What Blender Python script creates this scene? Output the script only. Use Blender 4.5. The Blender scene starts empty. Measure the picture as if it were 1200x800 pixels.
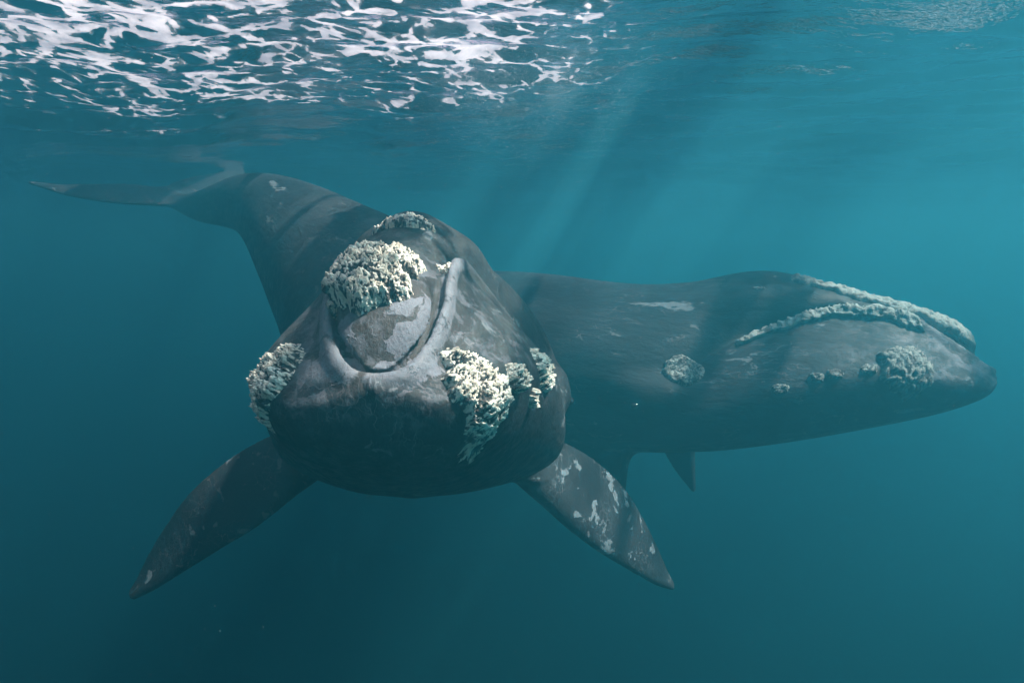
import bpy, math, random
import numpy as np
from mathutils import Vector, noise as mnoise
from mathutils.bvhtree import BVHTree

random.seed(7)
rng = np.random.default_rng(7)
scene = bpy.context.scene
COL = scene.collection

# ------------------------------------------------------------------ camera
CAM_DEPTH = 1.65                      # metres under the mean water level (z = 0)
PITCH = math.atan(100 / 800)          # looking slightly down
cam_d = bpy.data.cameras.new("camera")
cam_d.lens = 24; cam_d.sensor_width = 36; cam_d.clip_start = 0.05; cam_d.clip_end = 500
cam = bpy.data.objects.new("camera", cam_d); COL.objects.link(cam)
cam.location = (0, 0, -CAM_DEPTH)
cam.rotation_euler = (math.pi / 2 - PITCH, 0, 0)
scene.camera = cam

# ------------------------------------------------------------------ light
SHAFT_X, SHAFT_A, SHAFT_B, SHAFT_C = 0.9, 1.05, 1.6, .04     # offset and strengths of the added slope pattern that cuts sunlight into shafts
SUN_DIR = Vector((0.50, -0.12, 0.82)).normalized()     # towards the sun
sun_el = math.asin(SUN_DIR.z)
world = bpy.data.worlds.new("World"); scene.world = world; world.use_nodes = True
wn = world.node_tree.nodes; wl = world.node_tree.links
sky = wn.new("ShaderNodeTexSky"); sky.sky_type = 'NISHITA'; sky.sun_disc = False
sky.sun_elevation = sun_el
sky.sun_rotation = math.atan2(SUN_DIR.x, SUN_DIR.y)
wl.new(sky.outputs[0], wn["Background"].inputs[0]); wn["Background"].inputs[1].default_value = 0.06
sun_d = bpy.data.lights.new("sun", 'SUN'); sun_d.energy = 5.0; sun_d.angle = math.radians(2.5)      # spread by the ruffled surface
sun_d.color = (1.0, 0.93, 0.82)
sun = bpy.data.objects.new("sun", sun_d); COL.objects.link(sun)
sun.rotation_euler = (-SUN_DIR).to_track_quat('-Z', 'Y').to_euler()
sun.location = (6, -6, 20)

vs = scene.view_settings
vs.view_transform = 'Standard'; vs.look = 'None'; vs.exposure = 2.15; vs.gamma = 1.0; vs.use_curve_mapping = False
cy = scene.cycles
cy.use_denoising = True
cy.use_adaptive_sampling = True; cy.adaptive_threshold = .03; cy.adaptive_min_samples = 16
try: cy.denoiser = 'OPENIMAGEDENOISE'
except Exception: pass
cy.max_bounces = 8; cy.diffuse_bounces = 2; cy.glossy_bounces = 3; cy.transmission_bounces = 2
cy.volume_bounces = 1; cy.transparent_max_bounces = 8
cy.sample_clamp_indirect = 4.0
cy.caustics_reflective = False; cy.caustics_refractive = False

# ------------------------------------------------------------------ helpers
def W(px, py, d):
    """photo pixel (1200x800) at depth d along the view axis -> world point"""
    x = (px - 600) / 800 * d; yv = -(py - 400) / 800 * d
    c, s = math.cos(PITCH), math.sin(PITCH)
    return np.array([x, d * c + yv * s, -CAM_DEPTH - d * s + yv * c])

def hermite(xs, ys):
    """monotone-limited cubic interpolation of a profile"""
    xs = np.asarray(xs, float); ys = np.asarray(ys, float)
    dx = np.diff(xs); m = np.diff(ys) / dx
    t = np.zeros_like(ys)
    t[0], t[-1] = m[0], m[-1]
    for i in range(1, len(xs) - 1):
        if m[i-1] * m[i] > 0:
            w1 = 2 * dx[i] + dx[i-1]; w2 = dx[i] + 2 * dx[i-1]
            t[i] = (w1 + w2) / (w1 / m[i-1] + w2 / m[i])
    def f(q):
        q = np.clip(q, xs[0], xs[-1])
        i = np.clip(np.searchsorted(xs, q) - 1, 0, len(xs) - 2)
        h = dx[i]; u = (q - xs[i]) / h
        return ((2*u**3 - 3*u**2 + 1) * ys[i] + (u**3 - 2*u**2 + u) * h * t[i]
                + (-2*u**3 + 3*u**2) * ys[i+1] + (u**3 - u**2) * h * t[i+1]).astype(np.float32)
    return f

def smoothed(xs, ys, win=.12):
    f = hermite(xs, ys); q = np.linspace(xs[0], xs[-1], 400)
    n = int(400 * win / (xs[-1] - xs[0])) | 1
    k = np.hanning(n + 2)[1:-1]; k /= k.sum()
    v = np.convolve(np.pad(f(q), n // 2, mode='edge'), k, mode='valid')
    return lambda t: np.interp(t, q, v).astype(np.float32)

def smin(a, b, k):
    h = np.clip(0.5 + 0.5 * (b - a) / k, 0, 1)
    return b + (a - b) * h - k * h * (1 - h)

def smax(a, b, k):
    return -smin(-a, -b, k)

def mesh_from(name, verts, faces, mat=None, parent=None, smooth=True):
    me = bpy.data.meshes.new(name)
    verts = np.asarray(verts, np.float32); faces = np.asarray(faces, np.int32)
    n = faces.shape[1]
    me.vertices.add(len(verts)); me.vertices.foreach_set("co", verts.ravel())
    me.loops.add(faces.size); me.loops.foreach_set("vertex_index", faces.ravel())
    me.polygons.add(len(faces)); me.polygons.foreach_set("loop_start", np.arange(0, faces.size, n, dtype=np.int32))
    me.polygons.foreach_set("use_smooth", np.full(len(faces), smooth))
    me.update(calc_edges=True)
    o = bpy.data.objects.new(name, me); COL.objects.link(o)
    if mat: me.materials.append(mat)
    if parent: o.parent = parent
    return o

def point_attr(me, name, arr):
    a = me.attributes.new(name, 'FLOAT_VECTOR', 'POINT')
    a.data.foreach_set("vector", np.asarray(arr, np.float32).ravel())

# ------------------------------------------------------------------ whale rest shape (signed field in straight space)
# s: back from the tip of the lower lip, y: to the whale's left, z: up
P_zb = hermite([-.05, 0, .05, .15, .4, .8, 1.2, 1.6, 2.0, 2.6, 3.5, 4.5, 5.6, 6.8, 8.0, 9.0, 9.8, 10.4, 11],
               [-.07, -.20, -.28, -.37, -.53, -.69, -.81, -.90, -.96, -1.03, -1.08, -1.05, -.92, -.70, -.46, -.30, -.20, -.12, -.05])
P_zt = hermite([0, .1, .3, .6, 1.0, 1.5, 1.8, 2.4, 3.5, 4.5, 5.6, 6.8, 8.0, 9.0, 9.8, 10.4, 11],
               [.26, .36, .50, .66, .82, .98, .97, .93, 1.0, 1.02, .99, .86, .66, .46, .29, .16, .05])
P_zl = hermite([-.05, 0, .03, .08, .18, .35, .55, .75, 1.0, 1.3, 1.6, 1.85, 2.1, 2.6, 3.2],
               [0, 0, .02, .075, .185, .36, .55, .64, .66, .55, .34, .06, -.18, -.30, -.4])
P_w = hermite([-.05, -.01, .03, .08, .2, .4, .8, 1.2, 1.6, 2.0, 2.6, 3.2],
              [.0, .24, .34, .44, .56, .67, .82, .94, 1.03, 1.08, 1.06, .95])
P_yr = hermite([-.03, 0, .03, .08, .18, .35, .7, 1.0, 1.4, 1.8, 2.05, 2.4, 3.2],
               [0, .08, .13, .195, .26, .305, .33, .37, .52, .80, .97, .95, .7])
P_wt = hermite([0.7, 1.0, 1.5, 1.9, 2.3, 3.0, 4.0, 4.8, 5.8, 6.8, 8.0, 9.0, 9.8, 10.4, 11],
               [.20, .34, .52, .88, 1.07, 1.16, 1.2, 1.18, 1.04, .82, .52, .30, .17, .11, .04])
P_wr = hermite([-.02, .1, .35, .7, 1.0, 1.5, 2.0], [.26, .27, .28, .27, .30, .45, .6])

def whale_field(S, Y, Z, tip=(3.25, 2.76, -2.16), chord=(.55, .55, .62), slim=1.0, rake=0.0, froot=(2.95, .78, -.72), gap=.034):
    s = S[:, None, None]; y = Y[None, :, None]; z = Z[None, None, :]
    chin = lambda q: P_zb(q) * (slim + (1 - slim) * np.clip(q / 1.7, 0, 1) ** 1.3)
    zb = chin(S); zt = P_zt(S); wt = P_wt(S)
    zc = ((zb + zt) / 2)[:, None, None]; hh = ((zt - zb) / 2)[:, None, None]; wt3 = wt[:, None, None]
    # trunk
    pear = 1 - .20 * np.clip((z - zc) / hh, 0, 1) * np.clip(1 - np.abs(s - 2.6) / 2.4, 0, 1) ** .5
    rho = np.sqrt((y / (wt3 * pear)) ** 2 + ((z - zc) / hh) ** 2)
    D = (rho - 1) * np.minimum(wt3, hh)
    D = smax(D, (0.95 - s) + 0 * D, 0.15)
    D = smax(D, (s - 10.75) + 0 * D, 0.1)
    # head block
    nh = int(np.searchsorted(S, 3.6))
    Sh = S[:nh]; sh = Sh[:, None, None]
    zbh = chin(Sh)[:, None, None]; zlh = P_zl(Sh)[:, None, None]
    wj = P_w(Sh)[:, None, None]; yr = P_yr(Sh)[:, None, None]
    t = np.clip((z - zbh) / (zlh - zbh), 0, 1)
    tm = 0.50
    lo = wj * np.sqrt(np.clip(1 - (1 - np.minimum(t / tm, 1)) ** 2.3, 0, 1))
    u = np.clip((t - tm) / (1 - tm), 0, 1)
    bl = np.clip((sh - .9) / .9, 0, 1)
    hi = yr + (wj - yr) * ((1 - bl) * (.25 * np.cos(np.pi / 2 * u ** 1.15) + .75 * (.5 + .5 * np.cos(np.pi * u ** .9))) + bl * np.cos(np.pi / 2 * u ** 1.15))
    Wd = np.where(t < tm, lo, hi)
    J = np.abs(y) - Wd
    g = np.gradient(J, Sh, Y, Z)
    J = J / np.clip(np.sqrt(g[0]**2 + g[1]**2 + g[2]**2), 1, 8); del g
    J = smax(J, (z - zlh) * 0.85 + 0 * J, 0.05)
    J = smax(J, (zbh - z) + 0 * J, 0.05)
    J = smax(J, (sh - 3.0) + 0 * J, 0.3)
    # rolled lip rim
    ss = np.array([0, .03, .08, .18, .35, .55, .75, 1.0, 1.25, 1.5, 1.75, 1.95])
    rim = np.stack([ss, P_yr(ss) * np.where(ss == 0, 0, 1), P_zl(ss)], 1)
    nr = int(np.searchsorted(Sh, 2.2)); jz0 = int(np.searchsorted(Z, -.45)); ny = int(np.searchsorted(Y, 1.3))
    yb = y[:, :ny]; zr = z[:, :, jz0:]; sr = sh[:nr]
    rim_in = rim - np.array([0, .052, -.01]); rim_in[:4, 0] += [.052, .05, .04, .02]; rim_in[:, 1] = np.maximum(rim_in[:, 1], 0)
    G = np.full((nr, ny, len(Z) - jz0), 9, np.float32)
    T = np.full((nr, ny, len(Z) - jz0), 9, np.float32)
    for a, b, ra, rb in zip(rim[:-1], rim[1:], np.linspace(.024, .010, 11), np.linspace(.023, .010, 11)):
        ab = b - a
        q = np.clip(((sr - a[0]) * ab[0] + (yb - a[1]) * ab[1] + (zr - a[2]) * ab[2]) / (ab @ ab), 0, 1)
        dd = np.sqrt((sr - a[0] - q*ab[0])**2 + (yb - a[1] - q*ab[1])**2 + (zr - a[2] - q*ab[2])**2) - (ra + (rb - ra) * q)
        T = np.minimum(T, dd)
    for a, b in zip(rim_in[:9], rim_in[1:10]):
        ab = b - a
        q = np.clip(((sr - a[0]) * ab[0] + (yb - a[1]) * ab[1] + (zr - a[2]) * ab[2]) / (ab @ ab), 0, 1)
        G = np.minimum(G, np.sqrt((sr - a[0] - q*ab[0])**2 + (yb - a[1] - q*ab[1])**2 + (zr - a[2] - q*ab[2])**2) - gap)
    J[:nr, :ny, jz0:] = smin(J[:nr, :ny, jz0:], T, 0.085)
    # narrow upper jaw between the lips
    wr = P_wr(Sh)[:, None, None]; hr = 0.34
    zcr = P_zt(Sh)[:, None, None] - hr
    e = 2.6
    front = np.clip((.33 + rake * (z - .05) - sh) / .24, 0, 3) ** 2.4
    R = ((np.abs(y) / wr) ** e + (np.abs(z - zcr) / hr) ** e + front) ** (1 / e) - 1
    R = R * np.minimum(wr, hr)
    R = smax(R, (sh - 1.9) + 0 * R, 0.3)
    # nostril ridge
    R = smin(R, np.sqrt(((sh - 1.52) / 1.6) ** 2 + (y / 1.1) ** 2 + (z - .90) ** 2) - .13, 0.12)
    Dh = smin(R, D[:nh], 0.14)
    k = (0.012 + 0.25 * np.clip((sh - 1.75) / .8, 0, 1) ** 2).astype(np.float32)
    Dh = smin(Dh, J, k)
    Dh[:nr, :ny, jz0:] = smax(Dh[:nr, :ny, jz0:], -G, .012)
    # eye bulge
    Dh = smin(Dh, np.sqrt(((sh - 2.10) / 1.3) ** 2 + (y - 1.02) ** 2 + ((z + .26) / .9) ** 2) - .115, 0.12)
    Dh = smin(Dh, np.sqrt(((sh - 2.08) / 1.4) ** 2 + (y - .98) ** 2 + ((z + .10) / .8) ** 2) - .10, 0.22)
    D[:nh] = Dh
    # flippers
    i0, i1 = np.searchsorted(S, 2.2), np.searchsorted(S, 4.6)
    sf = S[i0:i1, None, None]
    root = np.array(froot); tip = np.array(tip)
    ax = tip - root; Lf = np.linalg.norm(ax); ax = ax / Lf
    ch = np.array(chord); ch -= ax * (ch @ ax); ch /= np.linalg.norm(ch)
    nn = np.cross(ax, ch)
    def dotv(v): return (sf - root[0]) * v[0] + (y - root[1]) * v[1] + (z - root[2]) * v[2]
    ta = dotv(ax) / Lf; tc = np.clip(ta, -.25, 1.03)
    Pc = smoothed([-.3, 0, .2, .4, .6, .8, .92, 1.0, 1.03], [.19, .22, .285, .325, .295, .20, .125, .06, .02], .22)
    Po = smoothed([-.3, 0, .3, .6, .85, 1.03], [.0, .0, .05, .06, -.02, -.12], .3)
    Pt = hermite([-.3, 0, .3, .7, 1.03], [.17, .14, .09, .055, .03])
    c = Pc(tc); th = Pt(tc)
    v = dotv(ch) - Po(tc); n_ = dotv(nn) - .10 * np.clip(tc, 0, 1) ** 2
    # thicker towards the leading edge
    th = th * (1 - .3 * np.clip(v / c, -1, 1))
    F = (np.sqrt((v / c) ** 2 + (n_ / th) ** 2) - 1) * np.minimum(c, th)
    F = smax(F, (np.abs(ta - tc) * Lf - .01).astype(F.dtype), .02)
    D[i0:i1] = smin(D[i0:i1], F - .012, 0.16)
    # tail flukes
    i0 = np.searchsorted(S, 9.7)
    sf = S[i0:, None, None]
    lead = hermite([0, .15, .5, 1.0, 1.5, 1.85, 2.0], [10.0, 10.12, 10.32, 10.55, 10.85, 11.15, 11.3])
    trail = hermite([0, .12, .5, 1.0, 1.5, 1.85, 2.0], [10.78, 10.86, 11.02, 11.10, 11.16, 11.28, 11.32])
    yl, yt = lead(Y), trail(Y)
    sc = ((yl + yt) / 2)[None, :, None]; c = np.maximum((yt - yl) / 2, .01)[None, :, None]
    th = hermite([0, .3, 1.0, 1.7, 2.0], [.11, .08, .06, .04, .025])(Y)[None, :, None]
    zf = ((P_zt(S[i0:]) + P_zb(S[i0:])) / 2)[:, None, None]
    F = (np.sqrt(((sf - sc) / c) ** 2 + ((z - zf) / th) ** 2) - 1) * np.minimum(c, th)
    F = smax(F, (y - 1.98) + 0 * F, .02)
    D[i0:] = smin(D[i0:], F, 0.10)
    return D.astype(np.float32)

def surface_nets(D, X, Y, Z):
    ins = D < 0
    nx, ny, nz = D.shape
    cnt = np.zeros((nx-1, ny-1, nz-1), np.uint8)
    for a in (0, 1):
        for b in (0, 1):
            for c in (0, 1):
                cnt += ins[a:nx-1+a, b:ny-1+b, c:nz-1+c]
    ii, jj, kk = np.nonzero((cnt > 0) & (cnt < 8))
    idx = np.full(cnt.shape, -1, np.int32); idx[ii, jj, kk] = np.arange(len(ii)); del cnt
    acc = np.zeros((len(ii), 3)); num = np.zeros(len(ii))
    corners = [(a, b, c) for a in (0, 1) for b in (0, 1) for c in (0, 1)]
    val = {q: D[ii+q[0], jj+q[1], kk+q[2]] for q in corners}
    pos = lambda q: np.stack([X[ii+q[0]], Y[jj+q[1]], Z[kk+q[2]]], 1)
    for p in corners:
        for q in corners:
            if p < q and sum(abs(p[i]-q[i]) for i in range(3)) == 1:
                va, vb = val[p], val[q]
                m = (va < 0) != (vb < 0)
                t = np.where(m, va / np.where(m, va - vb, 1), 0)[:, None]
                pt = pos(p) * (1-t) + pos(q) * t
                acc[m] += pt[m]; num[m] += 1
    V = acc / num[:, None]
    faces = []
    for ax in range(3):
        sl0 = [slice(None)]*3; sl1 = [slice(None)]*3
        sl0[ax] = slice(0, -1); sl1[ax] = slice(1, None)
        o1, o2 = [d for d in range(3) if d != ax]
        for d in (o1, o2): sl0[d] = slice(1, -1); sl1[d] = slice(1, -1)
        A = ins[tuple(sl0)]; B = ins[tuple(sl1)]
        e = np.stack(np.nonzero(A != B), 1)
        flip = A[tuple(e.T)]
        e[:, o1] += 1; e[:, o2] += 1
        def cell(d1, d2):
            c = e.copy(); c[:, o1] -= d1; c[:, o2] -= d2
            return idx[c[:, 0], c[:, 1], c[:, 2]]
        q = np.stack([cell(1, 1), cell(0, 1), cell(0, 0), cell(1, 0)], 1)
        if ax == 1: flip = ~flip
        q[~flip] = q[~flip][:, ::-1]
        faces.append(q)
    return V, np.concatenate(faces)

def build_rest(f=1.0, **kw):
    S = np.concatenate([np.arange(-.12, 2.4, .016 * f), np.arange(2.4, 3.9, .02 * f), np.arange(3.9, 11.5, .028 * f)]).astype(np.float32)
    h = .016 * f
    Yh = (np.arange(0, int(2.95 / h)) * h + h / 2).astype(np.float32)
    Z = np.arange(-2.36, 1.3, h).astype(np.float32)
    D = whale_field(S, Yh, Z, **kw)
    D = np.concatenate([D[:, ::-1], D], 1)
    Y = np.concatenate([-Yh[::-1], Yh])
    V, F = surface_nets(D, S, Y, Z)
    # light smoothing of the grid steps
    e = np.concatenate([F[:, [0, 1]], F[:, [1, 2]], F[:, [2, 3]], F[:, [3, 0]]])
    for it in range(14):
        acc = np.zeros_like(V); n = np.zeros(len(V))
        for k in range(3):
            acc[:, k] = np.bincount(e[:, 0], V[e[:, 1], k], len(V)) + np.bincount(e[:, 1], V[e[:, 0], k], len(V))
        n = np.bincount(e[:, 0], minlength=len(V)) + np.bincount(e[:, 1], minlength=len(V))
        if it < 2: wgt = np.full(len(V), .5)
        else: wgt = .6 * np.clip((-.40 - V[:, 2]) / .15, 0, 1) * np.clip((2.6 - V[:, 0]) / .5, 0, 1) * np.clip((1.0 - np.abs(V[:, 1])) / .2, 0, 1)
        V = V + wgt[:, None] * (acc / n[:, None] - V)
    a, b, c = V[F[:, 0]], V[F[:, 1]], V[F[:, 2]]
    if np.einsum('ij,ij->i', a, np.cross(b, c)).sum() < 0: F = F[:, ::-1].copy()
    ss = np.linspace(0, 1.95, 60); ry = P_yr(ss) * np.clip(ss / .03, 0, 1)
    rimp = np.stack([ss, ry, P_zl(ss)], 1)
    rd = np.full(len(V), 1.0, np.float32)
    near = np.nonzero((V[:, 0] < 2.3) & (V[:, 2] > -.5))[0]
    Q = V[near] * np.array([1, 0, 1]) + np.abs(V[near]) * np.array([0, 1, 0])
    for r_ in rimp: rd[near] = np.minimum(rd[near], np.linalg.norm(Q - r_, axis=1))
    return V.astype(np.float32), F, rd

REST_1 = build_rest()
v_ = REST_1[0]          # the right flipper is held a little closer to the body than the left one
m_ = (v_[:, 1] < -1.05) & (v_[:, 0] > 2.4) & (v_[:, 0] < 4.6) & (v_[:, 2] < -.6)
v_[m_, 2] *= 1 - .02 * np.clip(-v_[m_, 1] - 1.05, 0, 2)
v_[m_, 1] = -1.05 + (v_[m_, 1] + 1.05) * .84
REST_2 = build_rest(1.5, froot=(2.0, .78, -.66), tip=(2.3, 1.15, -1.9), chord=(1, 0, .15), slim=.88, rake=0.0, gap=.05)

def spine_map(points, svals, up_fn=None):
    """smooth spine through world points at arc positions svals; returns rest(s,y,z) -> world"""
    pts = np.asarray(points, float); sv = np.asarray(svals, float)
    q = np.linspace(sv[0] - .5, sv[-1] + .5, 600)
    # natural-ish cubic through the points
    n = len(sv); h = np.diff(sv)
    A = np.zeros((n, n)); B = np.zeros((n, 3))
    A[0, 0] = A[-1, -1] = 1
    for i in range(1, n-1):
        A[i, i-1] = h[i-1]; A[i, i] = 2*(h[i-1]+h[i]); A[i, i+1] = h[i]
        B[i] = 6*((pts[i+1]-pts[i])/h[i] - (pts[i]-pts[i-1])/h[i-1])
    M = np.linalg.solve(A, B)
    def ev(x):
        x = np.asarray(x, float); xc = np.clip(x, sv[0], sv[-1])
        i = np.clip(np.searchsorted(sv, xc) - 1, 0, n-2)
        a = (sv[i+1]-xc)/h[i]; b = 1-a; hi = h[i]
        P = (a[:, None]*pts[i] + b[:, None]*pts[i+1] + ((a**3-a)*hi*hi/6)[:, None]*M[i] + ((b**3-b)*hi*hi/6)[:, None]*M[i+1])
        dP = ((pts[i+1]-pts[i])/hi[:, None] - ((3*a*a-1)*hi/6)[:, None]*M[i] + ((3*b*b-1)*hi/6)[:, None]*M[i+1])
        return P + (x-xc)[:, None]*dP, dP
    Pq, Tq = ev(q)
    Tq = Tq / np.linalg.norm(Tq, axis=1)[:, None]
    roll = np.zeros(len(q)) if up_fn is None else up_fn(q)
    up = np.array([0, 0, 1.0])
    Bq = np.cross(Tq, up)                 # forward = -T ; left = up x forward = T x up
    Bq /= np.linalg.norm(Bq, axis=1)[:, None]
    Nq = np.cross(Bq, Tq)
    c, s_ = np.cos(roll)[:, None], np.sin(roll)[:, None]
    B2 = Bq*c + Nq*s_; N2 = Nq*c - Bq*s_
    def f(v):
        v = np.asarray(v, float); s = v[:, 0]
        out = np.zeros((len(v), 3))
        for k in range(3):
            out[:, k] = (np.interp(s, q, Pq[:, k]) + np.interp(s, q, B2[:, k])*v[:, 1] + np.interp(s, q, N2[:, k])*v[:, 2])
        return out
    ln = np.linalg.norm(np.diff(Pq, axis=0), axis=1).sum()
    print("spine length", round(ln - 1, 2), "param", sv[-1]-sv[0])
    return f

# ==== SCENE
# ------------------------------------------------------------------ materials
class NT:
    """tiny node-tree helper"""
    def __init__(self, name):
        self.m = bpy.data.materials.new(name); self.m.use_nodes = True
        self.t = self.m.node_tree; self.t.nodes.clear()
        self.out = self.t.nodes.new("ShaderNodeOutputMaterial")
    def n(self, typ, **kw):
        nd = self.t.nodes.new("ShaderNode" + typ)
        ins = kw.pop("ins", {})
        for k, v in kw.items(): setattr(nd, k, v)
        for k, v in ins.items(): self.set(nd.inputs[k], v)
        return nd
    def set(self, sock, v):
        if isinstance(v, bpy.types.NodeSocket): self.t.links.new(v, sock)
        elif isinstance(v, bpy.types.Node): self.t.links.new(v.outputs[0], sock)
        else: sock.default_value = v
    def math(self, op, a, b=None, c=None, clamp=False):
        nd = self.n("Math", operation=op, use_clamp=clamp)
        for i, v in enumerate((a, b, c)):
            if v is not None: self.set(nd.inputs[i], v)
        return nd.outputs[0]
    def ramp(self, v, lo, hi, a=0.0, b=1.0, smooth=True):
        nd = self.n("MapRange", interpolation_type='SMOOTHSTEP' if smooth else 'LINEAR', clamp=True)
        self.set(nd.inputs["Value"], v)
        for k, x in (("From Min", lo), ("From Max", hi), ("To Min", a), ("To Max", b)): self.set(nd.inputs[k], x)
        return nd.outputs[0]
    def noise(self, vec, scale, detail=3, rough=.55, dist=0.0, out="Fac"):
        nd = self.n("TexNoise", ins={"Scale": scale, "Detail": detail, "Roughness": rough, "Distortion": dist})
        self.set(nd.inputs["Vector"], vec); return nd.outputs[out]
    def vor(self, vec, scale, feature='F1', rand=1.0):
        nd = self.n("TexVoronoi", feature=feature, ins={"Scale": scale, "Randomness": rand})
        self.set(nd.inputs["Vector"], vec); return nd.outputs["Distance"]
    def mapv(self, vec, scale=(1, 1, 1), loc=(0, 0, 0), rot=(0, 0, 0)):
        nd = self.n("Mapping"); self.set(nd.inputs["Vector"], vec)
        nd.inputs["Scale"].default_value = scale; nd.inputs["Location"].default_value = loc; nd.inputs["Rotation"].default_value = rot
        return nd.outputs[0]
    def mix(self, f, a, b):
        nd = self.n("Mix", data_type='RGBA'); self.set(nd.inputs[0], f)
        self.set(nd.inputs[6], a); self.set(nd.inputs[7], b); return nd.outputs[2]
    def vadd(self, a, b, scale=None):
        nd = self.n("VectorMath", operation='MULTIPLY_ADD'); self.set(nd.inputs[0], b)
        nd.inputs[1].default_value = (scale or 1,) * 3; self.set(nd.inputs[2], a); return nd.outputs[0]

def rgb(*c): return (*c, 1.0)

def skin_material(bloom, pale):
    N = NT("whale_skin")
    at = N.n("Attribute", attribute_name="rest").outputs["Vector"]
    sx = N.n("SeparateXYZ"); N.set(sx.inputs[0], at)
    s, y, z = sx.outputs
    ay = N.math('ABSOLUTE', y)
    wob = N.noise(at, 3.0, 4, .6, out="Color")
    wat = N.vadd(at, wob, .25)
    # broad tone
    tone = N.noise(at, 1.3, 5, .6)
    col = N.mix(N.ramp(tone, .35, .7), rgb(.012, .012, .014), rgb(.030, .030, .033))
    # soft grey-brown bloom on the head's upper half
    head = N.math('MULTIPLY', N.ramp(s, 2.6, .6), N.ramp(z, -.30, .25))
    streak = N.noise(N.mapv(wat, (1.2, 5, 2.2)), 2.2, 4, .6)
    col = N.mix(N.math('MULTIPLY', head, N.ramp(streak, .3, .75)), col, rgb(bloom * 1.05, bloom, bloom * .95))
    # peeling pale skin on the snout, in sharp-edged sheets
    peel = N.noise(wat, 3.6, 5, .55, .6)
    snout = N.math('MULTIPLY', N.ramp(s, .75, .25), N.ramp(z, -.16, .02))
    snout = N.math('MULTIPLY', snout, N.ramp(ay, .50, .30))
    pl = N.math('MULTIPLY', N.ramp(peel, .495, .515), snout)
    col = N.mix(N.math('MULTIPLY', snout, .8), col, rgb(.055, .044, .042))
    shade = N.mix(N.noise(wat, 17, 4, .6), rgb(.085, .08, .094), rgb(.20, .19, .212))
    col = N.mix(pl, col, shade)
    # mottled fringe below the lip
    low = N.math('MULTIPLY', N.ramp(z, -.42, -.05), N.ramp(s, 1.4, .3))
    col = N.mix(N.math('MULTIPLY', low, N.ramp(N.noise(wat, 9, 6, .7), .50, .60, 0, .75)), col, rgb(.105, .10, .112))
    rimd = N.n("Attribute", attribute_name="rim").outputs["Fac"]
    rw = N.math('ADD', rimd, N.math('MULTIPLY', N.math('SUBTRACT', N.noise(wat, 8, 5, .65),   .5), .05))
    band = N.math('MULTIPLY', N.ramp(rw, .066, .046), N.ramp(s, 1.1, .75, .16 * pale, .9 * pale))
    rc = N.mix(N.noise(wat, 21, 4, .65), rgb(.07, .066, .077), rgb(.23, .22, .24))
    rc = N.mix(N.ramp(N.noise(wat, 11, 6, .7), .56, .62), rc, rgb(.05, .046, .05))
    col = N.mix(band, col, rc)
    dk = N.math('MULTIPLY', N.ramp(s, .95, .45), N.ramp(z, .06, -.04))
    dk = N.math('MULTIPLY', dk, N.ramp(N.noise(wat, 6.5, 7, .7, .5), .485, .53))
    col = N.mix(N.math('MULTIPLY', dk, .85), col, rgb(.016, .014, .016))
    # pale wandering line along the top of the lip towards the eye
    rw2 = N.math('ADD', rimd, N.math('MULTIPLY', N.math('SUBTRACT', N.noise(at, 6, 6, .7), .5), .16))
    ln = N.math('MULTIPLY', N.ramp(rw2, .022, .006), N.ramp(s, .85, 1.05, 0, .75 * pale))
    col = N.mix(ln, col, rgb(.26, .27, .28))
    # scattered pale scars and scuffs everywhere
    sc1 = N.noise(N.mapv(wat, (.7, 2.5, 2.5)), 2.6, 5, .62, .4)
    scar = N.ramp(sc1, .64, .67)
    col = N.mix(N.math('MULTIPLY', scar, .55), col, rgb(.17, .18, .19))
    # flipper patches
    flip = N.math('MULTIPLY', N.ramp(ay, 1.15, 1.3), N.ramp(s, 9, 8.9))
    fp = N.noise(wat, 3.4, 5, .6, .3)
    col = N.mix(N.math('MULTIPLY', flip, N.ramp(fp, .60, .62)), col, rgb(.13, .14, .15))
    # thin scratches
    sv = N.vor(N.mapv(wat, (1.5, 7, 7), rot=(.2, .35, .5)), 2.0, 'DISTANCE_TO_EDGE')
    scr = N.math('MULTIPLY', N.ramp(sv, .02, .005), N.ramp(N.noise(at, 2.0, 2), .52, .62))
    col = N.mix(N.math('MULTIPLY', scr, .5), col, rgb(.22, .22, .23))
    # small pits
    pit = N.vor(at, 26)
    bs = N.n("BsdfPrincipled")
    N.set(bs.inputs["Base Color"], col)
    N.set(bs.inputs["Roughness"], N.ramp(N.noise(at, 14, 4), .3, .7, .38, .62))
    bs.inputs["Specular IOR Level"].default_value = .09
    hgt = N.math('ADD', N.math('MULTIPLY', N.noise(at, 38, 5, .65), .5), N.math('MULTIPLY', N.noise(N.mapv(at, (1, 3, 2)), 7, 4), .9))
    hgt = N.math('ADD', hgt, N.math('MULTIPLY', pl, .25))
    hgt = N.math('ADD', hgt, N.math('MULTIPLY', N.ramp(pit, .0, .16), .18))
    bp = N.n("Bump", ins={"Strength": .55, "Distance": .02, "Height": hgt})
    N.set(bs.inputs["Normal"], bp)
    N.set(N.out.inputs["Surface"], bs)
    return N.m

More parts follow.
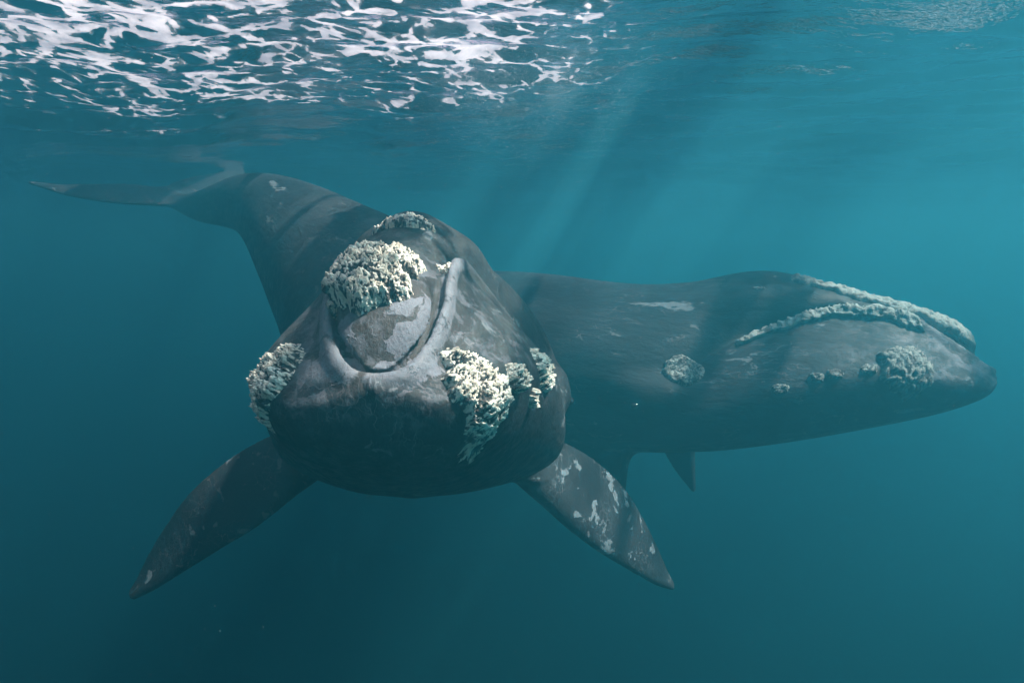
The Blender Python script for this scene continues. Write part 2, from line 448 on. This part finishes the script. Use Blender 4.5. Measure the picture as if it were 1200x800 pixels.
def callosity_material(a, b):
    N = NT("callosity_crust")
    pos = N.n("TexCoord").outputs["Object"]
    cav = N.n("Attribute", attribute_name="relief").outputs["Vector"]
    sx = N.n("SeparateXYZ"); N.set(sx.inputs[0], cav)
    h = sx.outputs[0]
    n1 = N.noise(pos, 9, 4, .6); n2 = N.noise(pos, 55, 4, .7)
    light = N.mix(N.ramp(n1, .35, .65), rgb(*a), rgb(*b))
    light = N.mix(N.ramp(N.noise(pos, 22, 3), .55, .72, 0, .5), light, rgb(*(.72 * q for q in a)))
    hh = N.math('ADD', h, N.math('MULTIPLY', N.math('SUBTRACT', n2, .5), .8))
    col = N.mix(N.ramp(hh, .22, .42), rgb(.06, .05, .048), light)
    bs = N.n("BsdfPrincipled", ins={"Roughness": .85})
    bs.inputs["Specular IOR Level"].default_value = .15
    N.set(bs.inputs["Base Color"], col)
    bp = N.n("Bump", ins={"Strength": .8, "Distance": .012, "Height": N.math('ADD', n2, N.math('MULTIPLY', N.vor(pos, 70), .7))})
    N.set(bs.inputs["Normal"], bp)
    N.set(N.out.inputs["Surface"], bs)
    return N.m

def eye_material():
    N = NT("whale_eye")
    bs = N.n("BsdfPrincipled", ins={"Roughness": .12, "Base Color": rgb(.012, .010, .010)})
    N.set(N.out.inputs["Surface"], bs); return N.m

def water_surface_material():
    N = NT("sea_surface")
    pos = N.n("NewGeometry").outputs["Position"]
    sx = N.n("SeparateXYZ"); N.set(sx.inputs[0], pos)
    x, y, _ = sx.outputs
    wob = N.noise(pos, 1.1, 3, .6, out="Color")
    wp = N.vadd(pos, wob, .55)
    rip = N.noise(N.mapv(pos, (1, 1.6, 1)), 5.5, 3, .6)
    bp = N.n("Bump", ins={"Strength": .6, "Distance": .035, "Height": rip})
    # made-up wave slopes, stored on the mesh, block sunlight in bands to form shafts
    gx = N.n("Attribute", attribute_name="slope").outputs["Fac"]
    sl = N.n("CombineXYZ"); N.set(sl.inputs[0], N.math('MULTIPLY', gx, -1.0)); sl.inputs[2].default_value = 1.0
    N.set(sl.inputs[1], N.math('MULTIPLY', N.math('SUBTRACT', rip, .5), .5))
    bq = N.n("VectorMath", operation='NORMALIZE'); N.set(bq.inputs[0], sl.outputs[0])
    fr = N.n("Fresnel", ins={"IOR": 1.33}); N.set(fr.inputs["Normal"], bq)
    tr = N.n("BsdfTransparent", ins={"Color": rgb(.86, .95, .97)})
    gl = N.n("BsdfGlossy", ins={"Color": rgb(.74, .68, .80), "Roughness": .05}); N.set(gl.inputs["Normal"], bp)
    ms = N.n("MixShader"); N.set(ms.inputs[0], fr); N.set(ms.inputs[1], tr); N.set(ms.inputs[2], gl)
    # foam: a torn web of bubbles, thicker in a patch left of the view
    zone = N.math('MULTIPLY', N.ramp(x, 2.9, -.4), N.ramp(y, 10.5, 5.2))
    zone = N.math('ADD', N.math('MULTIPLY', zone, .62), N.math('MULTIPLY', N.ramp(N.noise(pos, .35, 2), .45, .7), .16))
    web = N.vor(N.mapv(wp, (1, 1.5, 1)), 2.2, 'DISTANCE_TO_EDGE')
    web2 = N.vor(N.mapv(wp, (1.1, 1, 1), (3, 1, 0)), 5.5, 'DISTANCE_TO_EDGE')
    br = N.noise(wp, 1.6, 4, .68)
    f = N.math('ADD', N.ramp(web, .30, .0, 0, .42), N.ramp(web2, .25, 0, 0, .22))
    f = N.math('ADD', f, N.math('MULTIPLY', N.math('SUBTRACT', br, .5), 1.5))
    f = N.math('ADD', f, zone)
    bub = N.vor(wp, 46)
    f = N.math('ADD', f, N.math('MULTIPLY', N.math('SUBTRACT', N.noise(wp, 13, 2, .7), .5), .34))
    foam = N.math('ADD', N.ramp(f, 1.04, 1.12, 0, .6), N.ramp(f, .93, 1.28, 0, .4, False))
    fleck = N.math('MULTIPLY', N.ramp(N.vor(N.mapv(pos, (1, 1.5, 1)), 9.0), .13, .07), N.ramp(N.noise(pos, 1.7, 3), .52, .60))
    fleck = N.math('MULTIPLY', fleck, N.ramp(zone, .25, .45))
    foam = N.math('MAXIMUM', foam, N.math('MULTIPLY', fleck, .8))
    foam = N.math('MULTIPLY', foam, N.ramp(bub, .02, .2, .55, 1.0))
    tint = N.mix(N.ramp(N.noise(wp, 4.5, 5, .65), .3, .7), rgb(.15, .14, .17), rgb(.36, .335, .365))
    fd = N.n("BsdfDiffuse", ins={"Color": rgb(.75, .76, .78)})
    ft = N.n("BsdfTranslucent"); N.set(ft.inputs["Color"], tint)
    fm = N.n("MixShader", ins={0: .75}); N.set(fm.inputs[1], fd); N.set(fm.inputs[2], ft)
    fin = N.n("MixShader"); N.set(fin.inputs[0], foam); N.set(fin.inputs[1], ms); N.set(fin.inputs[2], fm)
    N.set(N.out.inputs["Surface"], fin)
    return N.m

SKIN_1 = skin_material(.050, 1.0); SKIN_2_HAZED = skin_material(.014, .22); CRUST_1 = callosity_material((.57, .475, .38), (.82, .725, .62)); CRUST_2_HAZED = callosity_material((.17, .18, .165), (.27, .28, .26)); EYE = eye_material(); SURF = water_surface_material()  # second whale's crust and skin marks are darkened to stand in for haze

# ------------------------------------------------------------------ sea surface
def axis(lo, hi, f0, f1, fine, grow):
    a = list(np.arange(f0, f1, fine)); st = fine
    while a[-1] < hi: st *= grow; a.append(a[-1] + st)
    st = fine
    while a[0] > lo: st *= grow; a.insert(0, a[0] - st)
    return np.array(a)
gx = axis(-90, 90, -9, 9, .05, 1.09); gy = axis(-60, 120, 2.0, 14, .05, 1.09)
GX, GY = np.meshgrid(gx, gy, indexing='ij')
H = np.zeros_like(GX)
wr = np.random.default_rng(11)
for lam, amp, n in ((7.0, .05, 3), (3.2, .022, 5), (1.5, .010, 8), (.7, .0045, 12), (.36, .0018, 14)):
    for _ in range(n):
        th = math.radians(78) + wr.normal(0, .55); k = 2 * math.pi / (lam * wr.uniform(.75, 1.3))
        H += amp * np.sin(k * (math.cos(th) * GX + math.sin(th) * GY) + wr.uniform(0, 6.28)) * wr.uniform(.6, 1.2)
fade = np.clip(1 - (np.hypot(GX, GY - 8) - 25) / 30, 0, 1)
H = H * fade
nX, nY = GX.shape
ids = np.arange(nX * nY).reshape(nX, nY)
fq = np.stack([ids[:-1, :-1], ids[1:, :-1], ids[1:, 1:], ids[:-1, 1:]], -1).reshape(-1, 4)
sea = mesh_from("water_surface", np.stack([GX, GY, H], -1).reshape(-1, 3), fq, SURF)
def shaft_slope(x, y):
    a = mnoise.noise(Vector((.68 * x + SHAFT_X, .068 * y - .05 * x, 3.3)))
    b = mnoise.noise(Vector((1.75 * x + 7.1, .15 * y - .2 * x, 9.1)))
    return min(max(SHAFT_A * a + SHAFT_B * b + SHAFT_C, -.2), .31)
slope = np.array([shaft_slope(x, y) if abs(x) < 30 and -15 < y < 30 else 0.0 for x, y in zip(GX.ravel(), GY.ravel())], np.float32)
point_attr(sea.data, "slope", np.repeat(slope[:, None], 3, 1))
sea["kind"] = "structure"
sea["label"] = "rippled sea surface with white foam seen from below"

# ------------------------------------------------------------------ whales
def whale(name, label, rest, pts, sv, scale, skin, roll=None):
    REST_V, REST_F = rest[0], rest[1][:, ::-1].copy()     # (back, left, up) is a left-handed frame
    root = bpy.data.objects.new(name, None); COL.objects.link(root)
    root["label"] = label; root["category"] = "whale"; root["group"] = "right whales swimming under the surface"
    fmap = spine_map(pts, sv, roll)
    V = fmap(REST_V * np.array(scale))
    root.location = fmap(np.array([[3.0 * scale[0], 0, -1.0 * scale[2]]]))[0]
    root.empty_display_size = .5
    body = mesh_from("body", V - np.array(root.location), REST_F, skin, root)
    point_attr(body.data, "rest", REST_V)
    point_attr(body.data, "rim", np.repeat(rest[2][:, None], 3, 1))
    bvh = BVHTree.FromPolygons([Vector(v) for v in V.tolist()], REST_F.tolist())
    return root, bvh, fmap

CAMP = Vector((0, 0, -CAM_DEPTH))
def hit(bvh, px, py):
    d = (Vector(W(px, py, 10)) - CAMP).normalized()
    return bvh.ray_cast(CAMP, d)

def crust_noise(P):
    """per-point relief: fused mounds, sharp ridges, craters, broad swell"""
    out = np.zeros((len(P), 5), np.float32)
    for i, p in enumerate(P):
        v = Vector(p)
        m = mnoise.voronoi(v * 17 + mnoise.noise_vector(v * 9) * .5)[0][0]
        c = mnoise.voronoi(v * 60 + mnoise.noise_vector(v * 45) * .35)[0][0]
        out[i] = (1 - m, mnoise.ridged_multi_fractal(v * 14, .85, 2.2, 4, 1.0, 2.0) * .5, max(0.0, 1 - c / .52), mnoise.noise(v * 3.1), mnoise.fractal(v * 70, .6, 2.0, 3))
    return out

def callosity(root, bvh, px, py, ra, rb, height, step=.004, spin=0.0, crag=1.0, seed=0, stand=None, smooth_n=None, edge=.28, sink=.02):
    """crust grown on the skin round the point that photo pixel (px, py) meets"""
    loc, nor, _, _ = hit(bvh, px, py) if stand is None else stand
    if loc is None: print("callosity missed", px, py); return None
    nor = nor.normalized() if smooth_n is None else (nor * (1 - smooth_n[0]) + Vector(smooth_n[1:]).normalized() * smooth_n[0]).normalized()
    up = Vector((0, 0, 1)); u = up.cross(nor)
    if u.length < .2: u = Vector((1, 0, 0))
    u.normalize(); v = nor.cross(u)
    c, s = math.cos(spin), math.sin(spin); u, v = u * c + v * s, v * c - u * s
    R = 1.25
    na = int(2 * ra * R / step) + 1; nb = int(2 * rb * R / step) + 1
    A, B = np.meshgrid(np.linspace(-R, R, na), np.linspace(-R, R, nb), indexing='ij')
    r = np.hypot(A, B).ravel(); ang = np.arctan2(B, A).ravel()
    off = Vector((seed * 3.7, seed * 1.9, 0))
    rim = np.array([1 + edge * (mnoise.fractal(Vector((math.cos(t) * 1.6, math.sin(t) * 1.6, 0)) + off, .9, 2.0, 4)) for t in ang])
    rr = r / rim
    keep = rr < 1.12
    base = np.zeros((len(r), 3)); ok = np.zeros(len(r), bool); nrm = np.zeros((len(r), 3))
    Af, Bf = A.ravel() * ra, B.ravel() * rb
    for i in np.nonzero(keep)[0]:
        o = loc + u * Af[i] + v * Bf[i] + nor * .5
        h, n, _, _ = bvh.ray_cast(o, -nor, 1.0)
        if h is not None: base[i] = h; ok[i] = True; nrm[i] = (n * .45 + nor * .55).normalized()
    keep &= ok
    kid = np.nonzero(keep)[0]
    nz = crust_noise(base[kid] + np.array([seed, 0, 0]))
    t = np.clip(1 - rr[kid], -.2, 1)
    dome = height * np.sqrt(np.clip(t, 0, 1) * (2 - np.clip(t, 0, 1)))
    edgefade = np.clip(t / .22, 0, 1) ** .8
    rel = .30 * nz[:, 0] + .55 * nz[:, 1] - .45 * nz[:, 2] + .40 * nz[:, 4]
    disp = dome * (.75 + .6 * nz[:, 3]) + crag * (.040 * nz[:, 0] + .030 * nz[:, 1] - .018 * nz[:, 2] + .020 * nz[:, 4] + .03 * np.clip(nz[:, 3], 0, 1)) * (.25 + .75 * edgefade)
    disp = disp * edgefade - sink * (1 - edgefade) - .01
    P = base[kid] + nrm[kid] * disp[:, None]
    # sideways jitter gives overhanging crags
    P += (np.stack([nz[:, 1], nz[:, 4] * .5 + .3, nz[:, 0]], 1) - .3) * (.016 * crag)
    idm = np.full(na * nb, -1); idm[kid] = np.arange(len(kid)); idm = idm.reshape(na, nb)
    q = np.stack([idm[:-1, :-1], idm[1:, :-1], idm[1:, 1:], idm[:-1, 1:]], -1).reshape(-1, 4)
    q = q[(q >= 0).all(1)]
    o = mesh_from("callosity", P - np.array(root.location), q, CRUST_1 if root is W1 else CRUST_2_HAZED, root)
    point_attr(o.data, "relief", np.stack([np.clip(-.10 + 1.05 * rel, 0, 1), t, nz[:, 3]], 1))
    return o

def eyeball(root, fmap, scale, side, bvh):
    p = fmap(np.array([[2.10, side * 1.4, -.27]]) * np.array(scale))[0]
    q = fmap(np.array([[2.10, 0, -.27]]) * np.array(scale))[0]
    d = Vector(q - p).normalized()
    h, n, _, _ = bvh.ray_cast(Vector(p), d)
    c = h + d * .015 * scale[1]
    v, f = [], []
    R = .045 * scale[1]; nu, nv = 14, 9
    for i in range(nv):
        for j in range(nu):
            a = math.pi * i / (nv - 1); b = 2 * math.pi * j / nu
            v.append((c.x + R * math.sin(a) * math.cos(b), c.y + R * math.sin(a) * math.sin(b), c.z + R * .8 * math.cos(a)))
    for i in range(nv - 1):
        for j in range(nu):
            f.append((i*nu+j, i*nu+(j+1) % nu, (i+1)*nu+(j+1) % nu, (i+1)*nu+j))
    return mesh_from("eye", np.array(v) - np.array(root.location), f, EYE, root)

eye_w = W(653, 465, 5.2)
ax2 = eye_w + np.array([-1.03, 0, .24])
p0 = W(440, 447, 3.2)
pts1 = [p0, p0 * .5 + ax2 * .5, ax2, ax2 + np.array([-.08, .95, -.10]), W(376, 304, 8.9), W(286, 246, 10.8), W(210, 238, 12.4), W(180, 210, 13.2)]
W1, B1, F1 = whale("right_whale", "black whale facing head-on, its snout crusted with pale callosities, tail curving away behind",
                   REST_1, pts1, [0, 1.02, 2.05, 3.0, 6.7, 8.6, 10.3, 11.1], (1, 1, 1), SKIN_1,
                   lambda q: np.interp(q, [0, 2, 3, 4, 7, 10.5], [0, 0, -.08, -.06, .05, .18]))
k2 = (1.56, 1.28, 1.05)
pts2 = [W(1158, 432, 7.3), W(975, 428, 7.85), W(800, 425, 8.55), W(600, 398, 10.7), W(500, 385, 14.0), W(430, 372, 20.0)]
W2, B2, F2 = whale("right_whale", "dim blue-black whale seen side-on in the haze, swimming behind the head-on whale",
                   REST_2, pts2, [0, 1.6, 3.2, 6.3, 10.1, 17.2], k2, SKIN_2_HAZED)
for s_ in (1, -1):
    eyeball(W1, F1, (1, 1, 1), s_, B1); eyeball(W2, F2, k2, s_, B2)

# whale 1: bonnet, lip patches, blowhole ridge, brow
callosity(W1, B1, 440, 322, .26, .31, .10, step=.0034, seed=1, smooth_n=(.55, .05, -.85, .5))
callosity(W1, B1, 560, 454, .165, .27, .065, seed=2, spin=.25)
callosity(W1, B1, 316, 446, .19, .25, .07, seed=3, spin=-.2)
callosity(W1, B1, 603, 445, .07, .08, .03, seed=4, edge=.4)
callosity(W1, B1, 622, 468, .035, .06, .02, seed=5, edge=.4)
callosity(W1, B1, 636, 432, .13, .17, .04, seed=6, spin=.5, crag=.7)
callosity(W1, B1, 474, 262, .20, .09, .035, seed=7, crag=.7)
callosity(W1, B1, 525, 317, .055, .045, .012, seed=8, crag=.45)
def strip(root, bvh, fmap, scale, side, s0, s1, w0, w1, height, seed, lip=True):
    """band of crust running along the top edge of a lower lip, or along the ridge of the upper jaw"""
    nu, nv = 150, 16; sc = np.array(scale)
    base, nrm, uu, vv, ok = [], [], [], [], []
    for i in range(nu):
        q = s0 + (s1 - s0) * i / (nu - 1); u = i / (nu - 1)
        w = (w0 + (w1 - w0) * u) * (1 + .45 * mnoise.fractal(Vector((q * 7, seed, 0)), .9, 2.0, 3))
        for j in range(nv):
            v = 2 * j / (nv - 1) - 1
            p = np.array([[q - .3 * w * (v + .6), side * (float(P_yr(np.array([q]))[0]) + .35 * w * (v + .6)), float(P_zl(np.array([q]))[0]) - .85 * w * (v + .6)]])
            if not lip:
                p = np.array([[q, side * (.11 + w * v), float(P_zt(np.array([q]))[0]) - .06]])
            a = Vector(fmap((p + np.array([[0, side * (.35 if lip else .12), .30 if lip else .5]])) * sc)[0]); b = Vector(fmap(p * sc)[0])
            h, n, _, _ = bvh.ray_cast(a, (b - a).normalized(), 1.2)
            base.append(h if h is not None else b); nrm.append(n if n is not None else Vector((0, 0, 1)))
            uu.append(u); vv.append(v); ok.append(h is not None)
    base = np.array([tuple(p) for p in base]); nrm = np.array([tuple(p) for p in nrm]); vv = np.array(vv); uu = np.array(uu)
    nz = crust_noise(base + seed)
    t = np.clip(np.minimum(1 - np.abs(vv), np.minimum(uu, 1 - uu) * 12), 0, 1)
    disp = (height * (.5 + nz[:, 1]) + .03 * nz[:, 0]) * np.clip(t * 3, 0, 1) - .025 * (1 - np.clip(t * 4, 0, 1))
    ids = np.arange(nu * nv).reshape(nu, nv)
    q = np.stack([ids[:-1, :-1], ids[:-1, 1:], ids[1:, 1:], ids[1:, :-1]], -1).reshape(-1, 4)
    q = q[np.array(ok)[q].all(1)]
    if side > 0: q = q[:, ::-1]
    o = mesh_from("callosity", base + nrm * disp[:, None] - np.array(root.location), q, CRUST_1 if root is W1 else CRUST_2_HAZED, root)
    point_attr(o.data, "relief", np.stack([np.clip(.1 + .8 * nz[:, 1] - .3 * nz[:, 2], 0, 1), t, t], 1))
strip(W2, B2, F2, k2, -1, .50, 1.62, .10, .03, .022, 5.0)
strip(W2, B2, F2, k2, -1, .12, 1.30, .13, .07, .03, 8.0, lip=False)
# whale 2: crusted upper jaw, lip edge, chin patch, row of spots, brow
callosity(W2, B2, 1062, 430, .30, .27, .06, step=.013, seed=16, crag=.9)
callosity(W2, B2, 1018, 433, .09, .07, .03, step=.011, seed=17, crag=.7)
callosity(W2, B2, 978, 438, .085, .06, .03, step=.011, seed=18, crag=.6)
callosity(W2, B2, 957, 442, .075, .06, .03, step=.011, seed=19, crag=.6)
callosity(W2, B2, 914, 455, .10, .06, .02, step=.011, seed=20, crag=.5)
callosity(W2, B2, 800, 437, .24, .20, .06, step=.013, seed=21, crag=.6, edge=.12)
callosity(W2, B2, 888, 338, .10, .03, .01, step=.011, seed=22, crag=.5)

# ------------------------------------------------------------------ the water's own haze
def box(name, lo, hi, mat):
    v = [(x, y, z) for x in (lo[0], hi[0]) for y in (lo[1], hi[1]) for z in (lo[2], hi[2])]
    f = [(0, 1, 3, 2), (4, 6, 7, 5), (0, 4, 5, 1), (2, 3, 7, 6), (0, 2, 6, 4), (1, 5, 7, 3)]
    return mesh_from(name, v, f, mat, smooth=False)
Nh = NT("sea_water_haze")
pv = Nh.n("VolumePrincipled")
pv.inputs["Color"].default_value = rgb(.075, .515, .67)
pv.inputs["Absorption Color"].default_value = rgb(0, 0, 0)
pv.inputs["Density"].default_value = .088
pv.inputs["Anisotropy"].default_value = .75
Nh.set(Nh.out.inputs["Volume"], pv.outputs[0])
hz = box("haze", (-95, -65, -45), (95, 125, float(H.max()) + .03), Nh.m)
hz["kind"] = "stuff"; hz["label"] = "blue-green hazy sea water filling the space round the whales"

# ------------------------------------------------------------------ drifting specks and the bubble veil under the foam
def specks(name, P, r, mat, label):
    d = np.array([(1, 0, 0), (-1, 0, 0), (0, 1, 0), (0, -1, 0), (0, 0, 1), (0, 0, -1)], float)
    f = np.array([(0, 2, 4), (2, 1, 4), (1, 3, 4), (3, 0, 4), (2, 0, 5), (1, 2, 5), (3, 1, 5), (0, 3, 5)])
    jit = 1 + .35 * rng.standard_normal((len(P), 6, 1)).clip(-1.5, 1.5)
    V = (P[:, None] + d[None] * jit * r[:, None, None]).reshape(-1, 3)
    F = (f[None] + 6 * np.arange(len(P))[:, None, None]).reshape(-1, 3)
    o = mesh_from(name, V, F, mat); o["kind"] = "stuff"; o["label"] = label
    return o
Np = NT("plankton"); pb = Np.n("BsdfPrincipled", ins={"Base Color": rgb(.3, .3, .27), "Roughness": .8}); Np.set(Np.out.inputs["Surface"], pb)
Nb = NT("bubbles"); pb = Nb.n("BsdfPrincipled", ins={"Base Color": rgb(.85, .88, .9), "Roughness": .25}); Nb.set(Nb.out.inputs["Surface"], pb)
n = 12000
dd = rng.uniform(1.9 ** 2, 8.0 ** 2, n) ** .5
P = np.array([W(px, py, d) for px, py, d in zip(rng.uniform(-150, 1350, n), rng.uniform(-60, 860, n), dd)])
keep = P[:, 2] < -.15
specks("plankton", P[keep], (rng.uniform(.0003, .0010, n) * (1 + 1.2 * (rng.random(n) > .97)) * (.7 + .12 * dd))[keep], Np.m, "fine pale specks drifting through the water")
n = 36000
bx = rng.normal(.15, .65, n); by = rng.normal(6.6, .8, n) + .25 * bx; bz = -np.abs(rng.exponential(.28, n)) - .02
specks("bubbles", np.stack([bx, by, bz], 1), rng.uniform(.0005, .0016, n) * (1 + (rng.random(n) > .96)), Nb.m, "veil of tiny bubbles hanging below the foam")
